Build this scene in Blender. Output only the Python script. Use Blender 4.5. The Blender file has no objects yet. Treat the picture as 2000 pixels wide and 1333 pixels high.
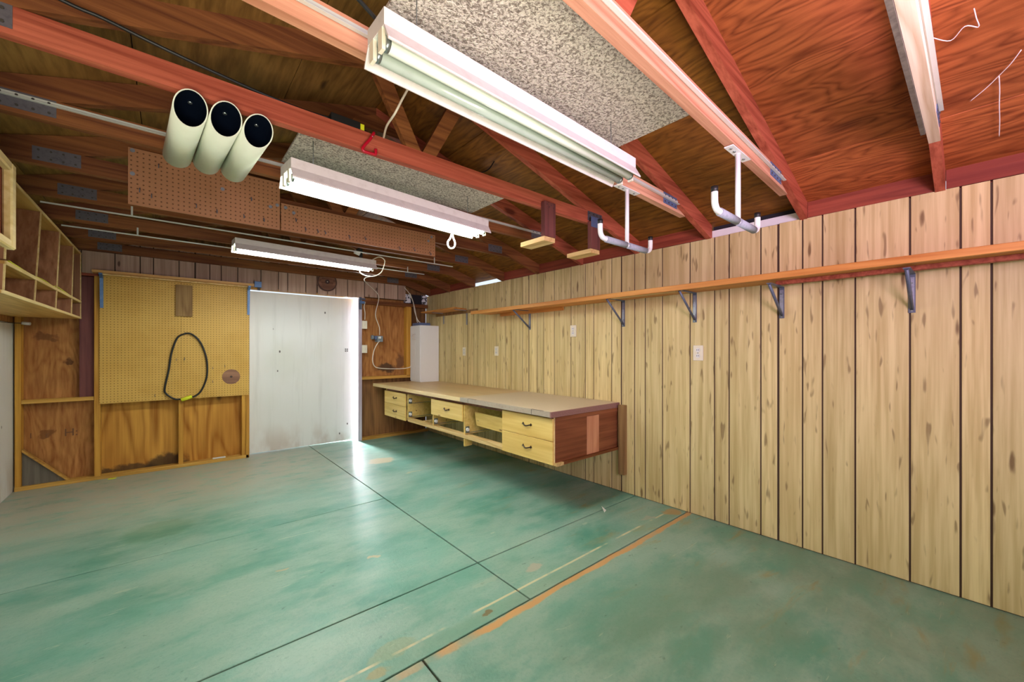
import bpy, bmesh, math, random
from mathutils import Vector, Matrix, Euler
random.seed(7)
sc = bpy.context.scene
col = sc.collection
R = math.radians
# ------------------------------------------------------------------ camera
cd = bpy.data.cameras.new('camera'); cam = bpy.data.objects.new('camera', cd); col.objects.link(cam)
cd.sensor_width = 36; cd.lens = 780/2000*36; cd.shift_y = 17/2000; cd.clip_start = .02
cam.location = (0, 0, 1.263); cam.rotation_euler = (R(90), 0, R(-40.57)); sc.camera = cam
# ------------------------------------------------------------------ world, light, exposure
w = bpy.data.worlds.new('world'); sc.world = w; w.use_nodes = True
bg = w.node_tree.nodes['Background']; bg.inputs[0].default_value = (.80, .88, 1, 1); bg.inputs[1].default_value = .7
sc.view_settings.view_transform = 'Standard'; sc.view_settings.look = 'None'
sc.view_settings.gamma = 1; sc.view_settings.use_curve_mapping = False; sc.view_settings.exposure = 0.65
def area(name, loc, rot, sx, sy, power, color, spread=180):
    l = bpy.data.lights.new(name, 'AREA'); l.shape = 'RECTANGLE'; l.size = sx; l.size_y = sy
    l.energy = power; l.color = color; l.spread = R(spread)
    o = bpy.data.objects.new(name, l); o.location = loc; o.rotation_euler = rot; col.objects.link(o); return o
# daylight through the open garage door behind the camera, two unseen fill lamps added to even out the light, daylight behind the hinged door
area('daylight_garage_opening', (.9, -2.1, 1.15), (R(90), 0, 0), 3.6, 2.0, 10, (1, .94, .80))
area('added_pink_fill', (.5, -.9, 1.75), (R(112), 0, R(-50)), .7, .7, 24, (1, .66, 1), 120)
area('added_up_fill', (-.3, -.9, .5), (R(152), 0, R(-15)), 1.2, 1.2, 36, (1, .90, .74), 110)
area('daylight_behind_door', (1.955, 5.86, 1.0), (R(-90), 0, 0), .10, 1.9, 130, (.9, .95, 1))

# ------------------------------------------------------------------ material helpers
def mat(name):
    m = bpy.data.materials.new(name); m.use_nodes = True; nt = m.node_tree
    return m, nt, nt.nodes['Principled BSDF']
class NT:
    def __init__(s, nt): s.nt = nt
    def n(s, t, **k):
        x = s.nt.nodes.new(t)
        for a, b in k.items(): setattr(x, a, b)
        return x
    def l(s, a, b): s.nt.links.new(a, b)
    def math(s, op, a, b=None, c=None, clamp=False):
        x = s.n('ShaderNodeMath', operation=op, use_clamp=clamp)
        for i, v in enumerate((a, b, c)):
            if v is None: continue
            if isinstance(v, (int, float)): x.inputs[i].default_value = v
            else: s.l(v, x.inputs[i])
        return x.outputs[0]
    def mix(s, f, a, b, bt='MIX'):
        x = s.n('ShaderNodeMix', data_type='RGBA', blend_type=bt)
        for i, v in ((0, f), (6, a), (7, b)):
            if isinstance(v, (int, float)): x.inputs[i].default_value = v
            elif isinstance(v, tuple): x.inputs[i].default_value = (*v, 1)
            else: s.l(v, x.inputs[i])
        return x.outputs[2]
    def step(s, v, a, b):   # map a..b -> 0..1 smooth
        x = s.n('ShaderNodeMapRange', interpolation_type='SMOOTHSTEP')
        s.l(v, x.inputs[0]); x.inputs[1].default_value = a; x.inputs[2].default_value = b; return x.outputs[0]
    def coords(s, scale=(1, 1, 1), rnd=0):
        tc = s.n('ShaderNodeTexCoord'); out = tc.outputs['Object']
        if rnd:
            oi = s.n('ShaderNodeObjectInfo'); cx = s.n('ShaderNodeCombineXYZ')
            s.l(s.math('MULTIPLY', oi.outputs['Random'], rnd), cx.inputs[0])
            s.l(s.math('MULTIPLY', oi.outputs['Random'], rnd*1.7), cx.inputs[1])
            s.l(s.math('MULTIPLY', oi.outputs['Random'], rnd*.6), cx.inputs[2])
            va = s.n('ShaderNodeVectorMath', operation='ADD'); s.l(out, va.inputs[0]); s.l(cx.outputs[0], va.inputs[1]); out = va.outputs[0]
        mp = s.n('ShaderNodeMapping'); mp.inputs['Scale'].default_value = scale; s.l(out, mp.inputs[0]); return mp.outputs[0]
    def noise(s, v, scale, detail=3, rough=.5, dist=0):
        x = s.n('ShaderNodeTexNoise'); s.l(v, x.inputs['Vector']); x.inputs['Scale'].default_value = scale
        x.inputs['Detail'].default_value = detail; x.inputs['Roughness'].default_value = rough; x.inputs['Distortion'].default_value = dist
        return x.outputs[0]
    def bump(s, h, bsdf, strength=.2, dist=.005):
        b = s.n('ShaderNodeBump'); b.inputs['Strength'].default_value = strength; b.inputs['Distance'].default_value = dist
        s.l(h, b.inputs['Height']); s.l(b.outputs[0], bsdf.inputs['Normal'])
def lin(*c): return tuple(((v/255)/12.92 if v/255 <= .04045 else ((v/255+.055)/1.055)**2.4) for v in c)
def wood(name, dark, light, axis=1, across=3.0, stretch=10, rings=9, ringw=.55, knots=.0, knotscale=2.2, rough=.6, var=.25, stain=None, bump=.25, fiber=45, knotcol=(60, 30, 18), spec=.3, streak=0, kst=.38, spots=(), fst=30):
    m, nt, b = mat(name); g = NT(nt)
    sc_ = [across]*3; sc_[axis] = across/stretch
    v = g.coords(tuple(sc_), rnd=23)
    n = g.noise(v, 1.0, 2, .45, .25)
    s = g.math('SINE', g.math('MULTIPLY', n, rings*6.283)); ring = g.math('MULTIPLY_ADD', s, .5, .5)
    ring = g.math('POWER', ring, .6)
    fv = [fiber]*3; fv[axis] = fiber/fst
    f = g.noise(g.coords(tuple(fv), rnd=23), 1.0, 3, .6)
    fac = g.math('ADD', g.math('MULTIPLY', ring, ringw), g.math('MULTIPLY', g.step(f, .3, .7), 1-ringw), clamp=True)
    c = g.mix(fac, lin(*dark), lin(*light))
    big = g.noise(g.coords(tuple([1.3 if i != axis else .5 for i in range(3)]), rnd=23), 1.0, 3, .6)
    c = g.mix(g.math('MULTIPLY', g.step(big, .35, .75), .45), c, lin(*(stain or dark)))
    oi = g.n('ShaderNodeObjectInfo')
    hv = g.n('ShaderNodeHueSaturation'); g.l(c, hv.inputs['Color'])
    g.l(g.math('MULTIPLY_ADD', oi.outputs['Random'], var, 1-var/2), hv.inputs['Value'])
    c = hv.outputs[0]
    if knots:
        kv = [knotscale]*3; kv[axis] = knotscale*kst
        vo = g.n('ShaderNodeTexVoronoi'); g.l(g.coords(tuple(kv), rnd=23), vo.inputs['Vector']); vo.inputs['Scale'].default_value = 1
        wob = g.math('MULTIPLY', g.math('SUBTRACT', g.noise(g.coords(tuple(x*5 for x in kv), rnd=23), 1.0, 2), .5), .14)
        d = g.math('ADD', vo.outputs['Distance'], wob)
        k = g.math('SUBTRACT', 1.0, g.step(d, knots*.35, knots))
        c = g.mix(g.math('MULTIPLY', k, .8), c, lin(*knotcol))
    if spots:
        tc = g.n('ShaderNodeTexCoord'); nz = g.n('ShaderNodeTexNoise'); nz.inputs['Scale'].default_value = 14; nz.inputs['Detail'].default_value = 5; g.l(tc.outputs['Object'], nz.inputs[0])
        wv = g.n('ShaderNodeVectorMath', operation='MULTIPLY_ADD'); g.l(nz.outputs['Color'], wv.inputs[0]); wv.inputs[1].default_value = (.16, 0, .16); g.l(tc.outputs['Object'], wv.inputs[2])
        for (x, y, z, rx, rz, rgb, k) in spots:
            e = g.n('ShaderNodeVectorMath', operation='SUBTRACT'); g.l(wv.outputs[0], e.inputs[0]); e.inputs[1].default_value = (x+.08, y, z+.08)
            e2 = g.n('ShaderNodeVectorMath', operation='MULTIPLY'); g.l(e.outputs[0], e2.inputs[0]); e2.inputs[1].default_value = (1/rx, 0, 1/rz)
            ln = g.n('ShaderNodeVectorMath', operation='LENGTH'); g.l(e2.outputs[0], ln.inputs[0])
            c = g.mix(g.math('MULTIPLY', g.math('SUBTRACT', 1.0, g.step(ln.outputs['Value'], .6, 1.05)), k), c, lin(*rgb))
    if streak:
        kv = [40]*3; kv[axis] = 7
        st = g.math('MULTIPLY', g.step(g.noise(g.coords(tuple(kv), rnd=23), 1.0, 1, .5, .3), .64, .76), streak)
        c = g.mix(st, c, lin(*knotcol))
    g.l(c, b.inputs['Base Color']); b.inputs['Roughness'].default_value = rough; b.inputs['Specular IOR Level'].default_value = spec
    if bump: g.bump(fac, b, bump, .003)
    return m
def plain(name, rgb, rough=.5, metal=0, noise=.0, nscale=20, spec=.5, dirt=None, bump=0):
    m, nt, b = mat(name); g = NT(nt)
    b.inputs['Roughness'].default_value = rough; b.inputs['Metallic'].default_value = metal; b.inputs['Specular IOR Level'].default_value = spec
    nn = g.noise(g.coords((nscale,)*3, rnd=9), 1.0, 4, .6)
    c2 = lin(*(dirt or tuple(int(v*.6) for v in rgb)))
    c = g.mix(g.math('MULTIPLY', g.step(nn, .45, .8), max(noise, .06)), lin(*rgb), c2)
    g.l(c, b.inputs['Base Color'])
    if bump: g.bump(nn, b, bump, .004)
    return m
def glow(name, rgb, s):
    m, nt, b = mat(name); b.inputs['Emission Color'].default_value = (*rgb, 1); b.inputs['Emission Strength'].default_value = s
    b.inputs['Base Color'].default_value = (.9, .9, .9, 1); return m

M = {}
M['plank'] = wood('wall_paneling', (186, 164, 108), (226, 209, 154), 2, 6, 12, 4, .25, .11, 8, .5, .20, (196, 174, 122), .05, 40, (100, 72, 42), .3, .6, .22)
M['plank_back'] = wood('back_paneling', (160, 132, 116), (196, 168, 150), 2, 6, 14, 4, .3, .12, 9, .6, .12, (150, 120, 100), .08, 50, (80, 55, 45), .2)
M['groove'] = plain('groove_dark', (70, 52, 38), .8)
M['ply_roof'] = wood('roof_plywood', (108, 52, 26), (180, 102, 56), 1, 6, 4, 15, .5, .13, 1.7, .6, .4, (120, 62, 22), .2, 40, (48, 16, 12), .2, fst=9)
M['ply_left'] = wood('roof_plywood_left', (92, 66, 28), (150, 112, 58), 1, 5, 3, 4, .35, .11, 3.4, .65, .2, (120, 80, 38), .2, 40, (40, 24, 14), .2, fst=9)
M['ply_wall'] = wood('wall_plywood', (136, 84, 38), (190, 134, 76), 2, 4.2, 3.5, 12, .35, .13, 2.2, .65, .1, (120, 70, 30), .15, 40, (52, 26, 12), .2, spots=[(2.42, 5.65, .99, .18, .07, (50, 40, 34), .8), (2.62, 5.65, 1.08, .07, .14, (90, 60, 44), .7), (-.87, 5.65, .47, .06, .05, (104, 62, 30), .7), (-.72, 5.65, 1.15, .05, .035, (70, 36, 20), .8), (-.60, 5.65, .93, .04, .03, (60, 30, 18), .8), (-.88, 5.65, 1.38, .08, .05, (96, 56, 30), .7)], fst=9)
M['ply_wave'] = wood('wavy_plywood', (140, 86, 24), (204, 150, 66), 2, 3.2, 5, 8, .6, .08, 2.2, .65, .1, (150, 92, 28), .15, 40, (60, 34, 12), .2, spots=[(-.02, 5.65, .05, .20, .12, (52, 40, 30), .85), (-.35, 5.65, .03, .3, .07, (60, 46, 34), .8)])
M['ply_dark'] = wood('dark_plywood', (96, 62, 32), (148, 104, 60), 2, 4, 6, 6, .4, .1, 2.2, .7, .1, (80, 50, 30), .15)
M['ply_far'] = wood('roof_plywood_ochre_cast', (86, 52, 18), (142, 94, 36), 1, 6, 4, 14, .4, .13, 2.2, .6, .2, (92, 54, 20), .2, 40, (48, 22, 12), .2, fst=9)  # ochre cast of light on the far bays put into the plywood colour
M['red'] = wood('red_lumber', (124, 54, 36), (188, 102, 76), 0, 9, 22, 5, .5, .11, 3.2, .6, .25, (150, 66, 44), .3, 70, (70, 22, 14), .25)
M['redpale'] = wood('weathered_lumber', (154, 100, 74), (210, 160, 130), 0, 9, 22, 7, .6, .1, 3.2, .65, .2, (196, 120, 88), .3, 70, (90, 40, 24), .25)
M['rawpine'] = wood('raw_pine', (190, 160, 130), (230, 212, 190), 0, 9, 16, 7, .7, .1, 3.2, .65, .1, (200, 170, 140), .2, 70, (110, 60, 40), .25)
M['brown'] = wood('brown_shaded_lumber', (88, 48, 26), (144, 92, 50), 0, 9, 22, 5, .5, .1, 3.2, .65, .25, (100, 50, 34), .3, 70, (50, 22, 14), .2)  # brown lumber; on rear trusses the colour also carries their dimmer light
M['block'] = wood('eave_block', (110, 46, 32), (152, 74, 52), 1, 9, 20, 5, .5, .1, 3.0, .6, .2, (130, 50, 36), .2)
M['stud'] = wood('yellow_stud', (166, 112, 34), (212, 160, 66), 2, 9, 22, 5, .5, .08, 3.0, .6, .15, (170, 115, 40), .15, 60, (90, 50, 20))
M['sill'] = wood('sill_lumber', (160, 112, 40), (214, 168, 84), 0, 9, 22, 5, .5, .06, 3.0, .6, .15, (160, 110, 46), .15)
M['shelf'] = wood('shelf_board', (176, 110, 44), (220, 160, 84), 1, 9, 22, 5, .5, .08, 3.0, .5, .1, (170, 96, 40), .1, 60, (90, 40, 20))
M['shelfx'] = wood('shelf_board_x', (170, 116, 60), (216, 168, 104), 0, 9, 22, 5, .5, .08, 3.0, .5, .1, (170, 110, 60), .1, 60, (90, 40, 20))
M['pine'] = wood('knotty_pine', (206, 166, 82), (236, 206, 128), 1, 5, 12, 6, .4, .13, 10, .42, .08, (216, 176, 96), .05, 40, (120, 62, 24), .4)
M['railpine'] = wood('rail_pine', (190, 150, 90), (230, 198, 140), 1, 8, 16, 6, .6, .05, 5, .5, .08, (200, 160, 100), .08)
M['sidered'] = wood('bench_side', (104, 58, 34), (152, 94, 60), 0, 5, 10, 5, .45, .08, 5, .5, .1, (120, 60, 34), .1)
M['sidepale'] = wood('bench_side_pale', (176, 112, 78), (212, 156, 118), 2, 7, 10, 6, .5, 0, 5, .5, .1, (190, 130, 92), .1)
M['ctop'] = wood('counter_ply', (190, 158, 106), (222, 194, 144), 1, 3, 5, 4, .35, 0, 5, .38, .05, (206, 156, 92), .03, 50, (0, 0, 0), .5)
M['cedge'] = wood('counter_edge', (206, 176, 122), (234, 208, 160), 1, 8, 18, 5, .5, 0, 5, .45, .05, (210, 176, 120), .05)
M['lam'] = plain('counter_laminate', (208, 190, 164), .4, 0, .25, 60, .5, (176, 156, 132))
M['lamedge'] = plain('counter_laminate_edge', (172, 158, 142), .4, 0, .3, 60)
M['lamend'] = plain('counter_end_strip', (150, 112, 104), .5, 0, .8, 120, .4, (90, 58, 58))
M['cabply'] = wood('pigeonhole_ply', (130, 84, 56), (178, 126, 92), 2, 5, 9, 5, .4, .08, 4, .6, .2, (120, 76, 56), .1)
M['cabedge'] = wood('pigeonhole_edge', (206, 176, 112), (236, 214, 158), 1, 8, 18, 5, .5, 0, 4, .5, .08, (210, 180, 120), .05)
M['cabunder'] = wood('pigeonhole_under', (176, 130, 62), (216, 174, 100), 1, 5, 9, 5, .4, 0, 4, .5, .08, (180, 130, 64), .05)
M['cabred'] = wood('box_red_ply', (130, 64, 40), (178, 100, 70), 2, 5, 12, 5, .4, .08, 4, .6, .1, (130, 64, 44), .1)
M['white'] = plain('white_enamel', (226, 226, 224), .35, 0, .1, 12)
M['whitelam'] = plain('white_cabinet', (232, 232, 232), .4, 0, .08, 30, .5, (200, 200, 205), .03)
M['refl'] = plain('fixture_reflector', (216, 210, 206), .4, 0, .25, 25, .5, (150, 130, 120))
M['reflin'] = plain('fixture_inner', (216, 224, 214), .35, 0, .1, 25)
M['pvc'] = plain('white_pvc', (222, 228, 208), .3, 0, .15, 14, .5, (190, 196, 170))
M['pvcin'] = plain('pipe_inside', (8, 16, 30), .35)
M['foam'] = plain('grey_foam', (150, 156, 166), .8, 0, .5, 90, .3, (104, 108, 118), .3)
M['steel'] = plain('bracket_steel', (96, 104, 122), .45, .3, .4, 60, .5, (60, 60, 70))
M['blue'] = plain('blue_steel', (84, 118, 164), .4, .2, .4, 50, .5, (150, 160, 180))
M['galv'] = plain('galvanised_plate', (150, 154, 166), .45, .5, .5, 60, .5, (90, 90, 104))
M['galvdark'] = plain('shaded_plate', (98, 94, 100), .6, .3, .6, 60, .4, (60, 56, 66))  # darker copy of the galvanised plate, shade of the rear trusses in its colour
M['bluplate'] = plain('painted_plate', (96, 112, 150), .5, .3, .4, 80, .5, (60, 60, 90))
M['strip'] = plain('white_angle', (200, 204, 196), .35, .1, .15, 10)
M['red_vinyl'] = plain('red_vinyl', (176, 14, 40), .3)
M['black'] = plain('black_rubber', (18, 20, 20), .5)
M['cordwhite'] = plain('white_cord', (226, 218, 200), .45)
M['yellow'] = plain('yellow_plug', (216, 220, 40), .4)
M['ivory'] = plain('ivory_plate', (228, 222, 200), .4)
M['slot'] = plain('outlet_slot', (60, 55, 50), .6)
M['boxgrey'] = plain('junction_grey', (126, 140, 148), .5, 0, .2, 40)
M['foil'] = plain('paint_flaked_white', (226, 226, 232), .5, 0, 1.0, 55, .5, (20, 24, 34))
def flaked():
    m, nt, b = mat('flaked_paint'); g = NT(nt)
    n = g.noise(g.coords((34, 34, 34)), 1.0, 4, .6); g.l(g.mix(g.step(n, .50, .54), lin(236, 236, 242), lin(24, 28, 40)), b.inputs['Base Color']); b.inputs['Roughness'].default_value = .4
    return m
M['foil'] = flaked()
M['darkgap'] = plain('dark_recess', (28, 26, 34), .8)
M['bronze'] = plain('bronze_pull', (60, 40, 28), .4, .6)
M['zinc'] = plain('zinc_roller', (150, 160, 160), .3, .8, .3, 80)
M['web'] = plain('cobweb', (226, 216, 214), .8)
M['tri'] = wood('grey_triangle_board', (84, 78, 70), (120, 112, 100), 2, 7, 14, 5, .4, 0, 3, .7, .1, (90, 80, 70), .1)
M['greyboard'] = wood('grey_board', (116, 84, 48), (160, 126, 80), 2, 7, 10, 5, .5, .08, 6, .7, .1, (110, 84, 56), .1)
M['medal'] = wood('turned_wood', (92, 60, 46), (150, 108, 84), 0, 7, 10, 5, .5, 0, 3, .6, .1, (90, 60, 46), .1)
M['medaldark'] = plain('turned_wood_dark', (60, 40, 36), .6)
M['purple'] = wood('reddish_wood_shaded', (84, 46, 44), (124, 74, 66), 2, 7, 14, 5, .4, 0, 3, .7, .1, (90, 44, 50), .1)  # dark tone holds the shade on the back-wall stud; reddish hangers reuse it
M['jamb'] = wood('lavender_jamb', (150, 136, 150), (206, 196, 208), 2, 7, 14, 5, .4, .05, 3, .7, .1, (160, 140, 140), .1, 50, (100, 70, 60))
M['tube_on'] = glow('lit_tube', (.97, 1, .88), 46)
M['tube_on2'] = glow('lit_tube_cool', (.94, 1, .96), 85)
M['tube_off'] = plain('unlit_tube', (226, 234, 222), .2, 0, .05, 20)
M['tube_off2'] = plain('unlit_tube_aged', (170, 184, 172), .15, 0, .2, 20)

def door_mat():
    m, nt, b = mat('white_painted_plywood'); g = NT(nt)
    f = g.noise(g.coords((14, 14, .9)), 1.0, 4, .65); s = g.noise(g.coords((1.4, 1.4, 1.1)), 1.0, 3)
    c = g.mix(g.math('MULTIPLY', g.step(f, .5, .75), .3), lin(226, 226, 222), lin(190, 190, 184))
    c = g.mix(g.math('MULTIPLY', g.step(s, .5, .75), .35), c, lin(206, 206, 186))
    tc = g.n('ShaderNodeTexCoord'); sp = g.n('ShaderNodeSeparateXYZ'); g.l(tc.outputs['Object'], sp.inputs[0])
    low = g.math('MULTIPLY', g.math('SUBTRACT', 1.0, g.step(sp.outputs[2], .05, .4)), g.step(g.noise(g.coords((4, 4, 2)), 1.0, 4), .4, .6))
    c = g.mix(g.math('MULTIPLY', low, .5), c, lin(176, 150, 130))
    vo = g.n('ShaderNodeTexVoronoi'); g.l(g.coords((5, 5, 3)), vo.inputs[0]); vo.inputs['Scale'].default_value = 1
    c = g.mix(g.math('SUBTRACT', 1.0, g.step(vo.outputs['Distance'], .03, .06)), c, lin(90, 80, 76))
    g.l(c, b.inputs['Base Color']); b.inputs['Roughness'].default_value = .5; g.bump(f, b, .25, .004)
    return m
M['door'] = door_mat()
def peg_mat(name, base, alt, ax=(0, 2), pitch=.0254, knotty=False):
    m, nt, b = mat(name); g = NT(nt)
    tc = g.n('ShaderNodeTexCoord'); sp = g.n('ShaderNodeSeparateXYZ'); g.l(tc.outputs['Object'], sp.inputs[0])
    d2 = None
    for a in ax:
        fr = g.math('SUBTRACT', g.math('FRACT', g.math('MULTIPLY', sp.outputs[a], 1/pitch)), .5)
        q = g.math('MULTIPLY', fr, fr); d2 = q if d2 is None else g.math('ADD', d2, q)
    hole = g.math('SUBTRACT', 1.0, g.step(d2, .014, .035))
    n = g.noise(g.coords((2.2,)*3), 1.0, 4, .6)
    c = g.mix(g.math('MULTIPLY', g.step(n, .4, .7), .6), lin(*base), lin(*alt))
    c = g.mix(g.math('MULTIPLY', hole, .75), c, lin(70, 42, 22))
    g.l(c, b.inputs['Base Color']); b.inputs['Roughness'].default_value = .5; b.inputs['Specular IOR Level'].default_value = .25
    g.bump(g.math('SUBTRACT', 1.0, hole), b, .5, .003)
    return m
M['peg'] = peg_mat('yellow_pegboard', (206, 164, 84), (188, 144, 62))
M['pegc'] = peg_mat('brown_pegboard', (172, 122, 88), (156, 108, 76))
def tex_mat():
    m, nt, b = mat('stippled_ceiling_board'); g = NT(nt)
    n = g.noise(g.coords((95, 95, 95)), 1.0, 3, .6, .6); n2 = g.noise(g.coords((2, 2, 2)), 1.0, 2)
    c = g.mix(g.step(n, .36, .58), lin(132, 122, 112), lin(222, 214, 202))
    vo = g.n('ShaderNodeTexVoronoi'); g.l(g.coords((2.1, 3.3, 1)), vo.inputs[0]); vo.inputs['Scale'].default_value = 1
    c = g.mix(g.math('MULTIPLY', g.math('SUBTRACT', 1.0, g.step(vo.outputs['Distance'], .02, .09)), .6), c, lin(60, 54, 66))
    g.l(c, b.inputs['Base Color']); b.inputs['Roughness'].default_value = .8; g.bump(n, b, 1.0, .012)
    return m
M['stipple'] = tex_mat()
def floor_mat():
    m, nt, b = mat('green_painted_concrete'); g = NT(nt)
    tc = g.n('ShaderNodeTexCoord'); sp = g.n('ShaderNodeSeparateXYZ'); g.l(tc.outputs['Object'], sp.inputs[0])
    X, Y = sp.outputs[0], sp.outputs[1]
    a = g.noise(g.coords((1.1, 1.5, 1)), 1.0, 5, .6, .3)
    f = g.noise(g.coords((5, 9, 1)), 1.0, 6, .75, .3)
    h = g.noise(g.coords((60, 60, 1)), 1.0, 3, .7)
    c = g.mix(g.step(a, .3, .7), lin(72, 136, 118), lin(122, 168, 154))
    c = g.mix(g.math('MULTIPLY', g.step(f, .45, .7), .35), c, lin(160, 178, 166))
    hz = g.noise(g.coords((1.4, 3.2, 1)), 1.0, 4, .6, .2)
    c = g.mix(g.math('MULTIPLY', g.step(hz, .38, .64), .55), c, lin(164, 184, 170))
    c = g.mix(g.math('MULTIPLY', g.step(h, .45, .75), .3), c, lin(76, 136, 120))
    sc_ = g.noise(g.coords((3, 26, 1)), 1.0, 3, .7, 1.2); c = g.mix(g.math('MULTIPLY', g.step(sc_, .66, .72), .5), c, lin(176, 190, 168))
    dk = g.noise(g.coords((16, 22, 1)), 1.0, 3, .6); c = g.mix(g.math('MULTIPLY', g.step(dk, .66, .74), .45), c, lin(34, 84, 70))
    # worn, dusty zone along the back wall and tan rust stains to the near right
    back = g.math('MULTIPLY', g.step(Y, 3.4, 4.9), g.math('SUBTRACT', 1.0, g.step(X, .9, 2.0)))
    c = g.mix(g.math('MULTIPLY', g.math('MULTIPLY', back, g.step(f, .3, .55)), .85), c, lin(176, 170, 152))
    st = g.noise(g.coords((2.2, 9, 1)), 1.0, 4, .6, .5)
    near = g.step(X, 1.2, 2.9)
    c = g.mix(g.math('MULTIPLY', g.math('MULTIPLY', near, g.step(st, .56, .74)), .75), c, lin(150, 136, 76))
    near2 = g.math('SUBTRACT', 1.0, g.step(Y, .9, 1.6))
    c = g.mix(g.math('MULTIPLY', g.math('MULTIPLY', near2, g.step(a, .35, .6)), .5), c, lin(86, 100, 70))
    # tan filler line beside the old door track and the chalky line parallel to it
    wob = g.math('MULTIPLY', g.math('SUBTRACT', g.noise(g.coords((4, 4, 1)), 1.0, 4, .7), .5), .07)
    dy = g.math('ADD', g.math('SUBTRACT', Y, 1.45), wob)
    band = g.math('SUBTRACT', 1.0, g.step(g.math('ABSOLUTE', dy), .012, .026))
    brk = g.step(g.noise(g.coords((2.4, .5, 1)), 1.0, 3), .36, .5)
    c = g.mix(g.math('MULTIPLY', band, brk), c, lin(196, 152, 100))
    dy2 = g.math('ADD', g.math('SUBTRACT', Y, 1.575), g.math('MULTIPLY', wob, .12))
    l2 = g.math('MULTIPLY', g.math('SUBTRACT', 1.0, g.step(g.math('ABSOLUTE', dy2), .004, .010)), g.step(g.noise(g.coords((7, 1, 1)), 1.0, 4), .38, .6))
    c = g.mix(l2, c, lin(206, 198, 160))
    bt = g.math('MULTIPLY', g.step(Y, 1.47, 1.5), g.math('SUBTRACT', 1.0, g.step(Y, 1.54, 1.58)))
    c = g.mix(g.math('MULTIPLY', bt, .35), c, lin(120, 146, 120))
    wv = g.n('ShaderNodeVectorMath', operation='ADD'); g.l(tc.outputs['Object'], wv.inputs[0])
    nz = g.n('ShaderNodeTexNoise'); nz.inputs['Scale'].default_value = 9; nz.inputs['Detail'].default_value = 4; g.l(tc.outputs['Object'], nz.inputs[0])
    sc3 = g.n('ShaderNodeVectorMath', operation='MULTIPLY_ADD'); g.l(nz.outputs['Color'], sc3.inputs[0]); sc3.inputs[1].default_value = (.14, .14, 0); sc3.inputs[2].default_value = (-.07, -.07, 0); g.l(sc3.outputs[0], wv.inputs[1])
    def spot(x, y, rx, ry, rgb, k=.8):
        nonlocal c
        d = g.n('ShaderNodeVectorMath', operation='SUBTRACT'); g.l(wv.outputs[0], d.inputs[0]); d.inputs[1].default_value = (x, y, 0)
        e = g.n('ShaderNodeVectorMath', operation='MULTIPLY'); g.l(d.outputs[0], e.inputs[0]); e.inputs[1].default_value = (1/rx, 1/ry, 0)
        ln = g.n('ShaderNodeVectorMath', operation='LENGTH'); g.l(e.outputs[0], ln.inputs[0])
        c = g.mix(g.math('MULTIPLY', g.math('SUBTRACT', 1.0, g.step(ln.outputs['Value'], .7, 1.05)), k), c, lin(*rgb))
    spot(1.60, 1.665, .07, .04, (176, 168, 150)); spot(1.14, 1.53, .032, .022, (120, 96, 50)); spot(1.83, 4.42, .16, .14, (200, 176, 140), .7)
    spot(2.97, 1.55, .09, .07, (170, 136, 80)); spot(-.06, 3.74, .22, .2, (66, 116, 82), .4); spot(.62, 1.52, .06, .04, (150, 140, 90), .7)
    spot(1.92, 3.79, .12, .02, (190, 182, 140), .7); spot(.95, 2.4, .03, .02, (190, 170, 130), .7); spot(.5, 2.6, .05, .02, (190, 160, 120), .6)
    spot(2.72, 1.62, .09, .03, (176, 168, 150), .5); spot(1.3, 1.75, .1, .02, (160, 180, 160), .5); spot(.72, 1.6, .11, .05, (140, 150, 110), .5)
    g.l(c, b.inputs['Base Color']); b.inputs['Specular IOR Level'].default_value = .5
    g.l(g.math('MULTIPLY_ADD', f, .35, .22), b.inputs['Roughness'])
    g.bump(g.math('ADD', h, g.math('MULTIPLY', f, .6)), b, .12, .01)
    return m
M['floor'] = floor_mat()

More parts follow.
